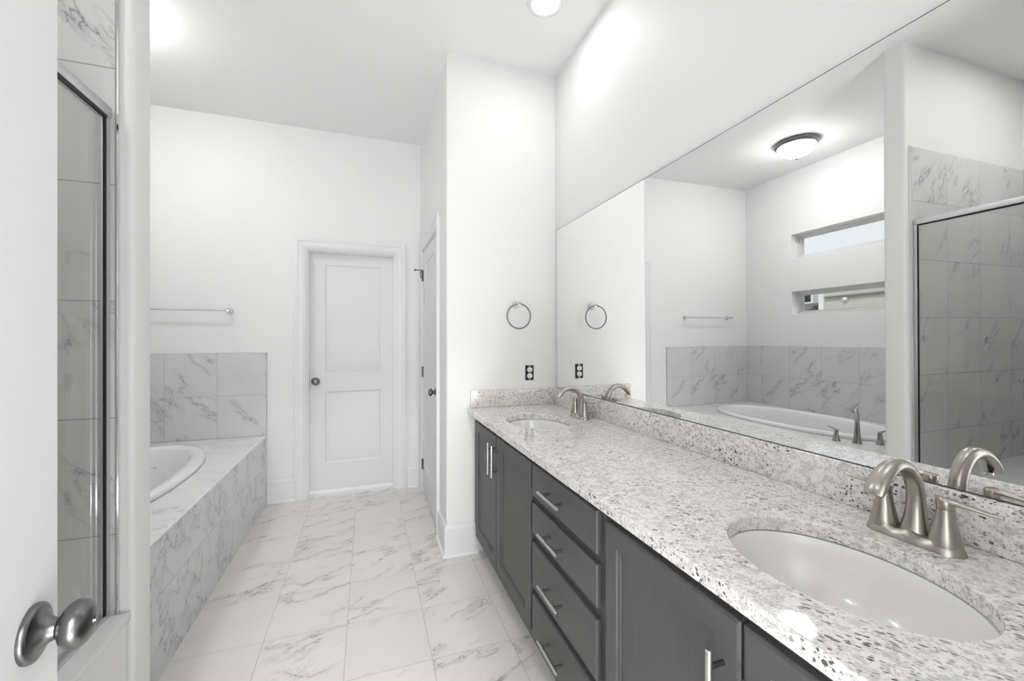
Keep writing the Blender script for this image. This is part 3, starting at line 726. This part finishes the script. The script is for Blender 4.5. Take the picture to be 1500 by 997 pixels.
ou = thing('power_outlet', 'white duplex outlet without a cover plate in a black wall box', 'outlet', (.980, YE, 1.081))
m = MB(); m.box(.951, 1.009, YE - .0018, YE - .0004, 1.033, 1.129, .0003, 1); m.build('wall_box', M['black'], ou)
m = MB()
for z in (1.1245, 1.0375): m.box(.9735, .9865, YE - .0035, YE - .0019, z - .0045, z + .0045)
m.box(.976, .984, YE - .0035, YE - .0019, 1.043, 1.119); m.build('mounting_strap', M['ringmetal'], ou)
for z in (1.1005, 1.0615):
    m = MB(); pr = []
    for yy, sc in ((YE - .0036, 1), (YE - .0085, 1), (YE - .0095, .94)):
        pr.append([(.980 + .0172 * sc * math.cos(2 * PI * k / 32), yy, z + max(-.0145, min(.0145, .0172 * math.sin(2 * PI * k / 32))) * sc) for k in range(32)])
    m.rings(pr); r_ = m.build('receptacle', M['plastic'], ou, 30)
    s = MB(); s.box(.9730, .9743, YE - .0101, YE - .0096, z - .000, z + .006); s.box(.9857, .9868, YE - .0101, YE - .0096, z + .001, z + .006)
    s.lathe([(0, 0), (.0024, 0), (.0024, .0006), (0, .0006)], (.980, YE - .0095, z - .0075), (0, -1, 0), 12, cap=False); s.build('slots', M['black'], r_)

tb = thing('towel_bar', 'chrome towel bar on the back wall above the bathtub tile', 'towel bar', (-1.293, YB, 1.513))
m = MB(); m.sweep([(-1.605, YB - .07, 1.513), (-.985, YB - .07, 1.513)], .0070, (0, 0, 1), 16); m.build('bar', M['chrome'], tb)
for x in (-1.592, -.998):
    m = MB(); m.lathe([(0, 0), (.026, 0), (.026, .004), (.021, .010), (.013, .018), (.0105, .030), (.0105, .050), (.0130, .060), (.0140, .070), (.0120, .079), (.0, .083)], (x, YB - .0005, 1.513), (0, -1, 0), 28, cap=False); m.build('post', M['chrome'], tb, 50)

# ------------------------------------------------------------------ ceiling lights
fl = thing('flush_mount_light', 'lit frosted dome ceiling light with a metal ring over the bathtub', 'ceiling light', (-1.29, 2.66, ZC))
c0 = (-1.29, 2.66, ZC - .0005)
MB().lathe([(0, 0), (.168, 0), (.172, .008), (.168, .020), (.158, .026), (.154, .034), (.146, .038), (.142, .036), (.142, .030)], c0, (0, 0, -1), 56, cap=False).build('metal_ring', M['pewter'], fl, 40)
pr = [(.142 * math.cos(a), .034 + .088 * math.sin(a)) for a in [PI / 2 * k / 12 for k in range(13)]]
MB().lathe(pr[:-1] + [(.0005, pr[-1][1])], c0, (0, 0, -1), 56, cap=False).build('glass_dome', M['dome'], fl, 60)
MB().lathe([(0, .121), (.013, .1225), (.014, .128), (.008, .132), (.010, .140), (.007, .149), (0, .151)], c0, (0, 0, -1), 20, cap=False).build('finial', M['pewter'], fl, 50)
def can(x, y, label, lens='lens'):
    r = thing('recessed_light', label, 'ceiling light', (x, y, ZC), 'recessed ceiling lights'); o = (x, y, ZC - .0005)
    MB().lathe([(.068, .003), (.074, .006), (.090, .005), (.097, .0015), (.098, 0), (.068, 0), (.068, .003)], o, (0, 0, -1), 48, cap=False).build('trim_ring', M['plastic'], r, 50)
    MB().lathe([(0, .0025), (.0675, .0025), (.0675, .001), (0, .001)], o, (0, 0, -1), 40, cap=False).build('lens', M[lens], r, 50)
can(.860, 1.940, 'round recessed ceiling light above the vanity, partly cut by the top edge')
can(.860, .620, 'round recessed ceiling light added over the near sink for more light, out of view')  # unseen lamp added for extra light over the vanity
can(-1.25, .93, 'fill light added in the shower ceiling, shaped as a round recessed light, out of view', 'shower_fill_lens')  # unseen lamp added to brighten the dark shower
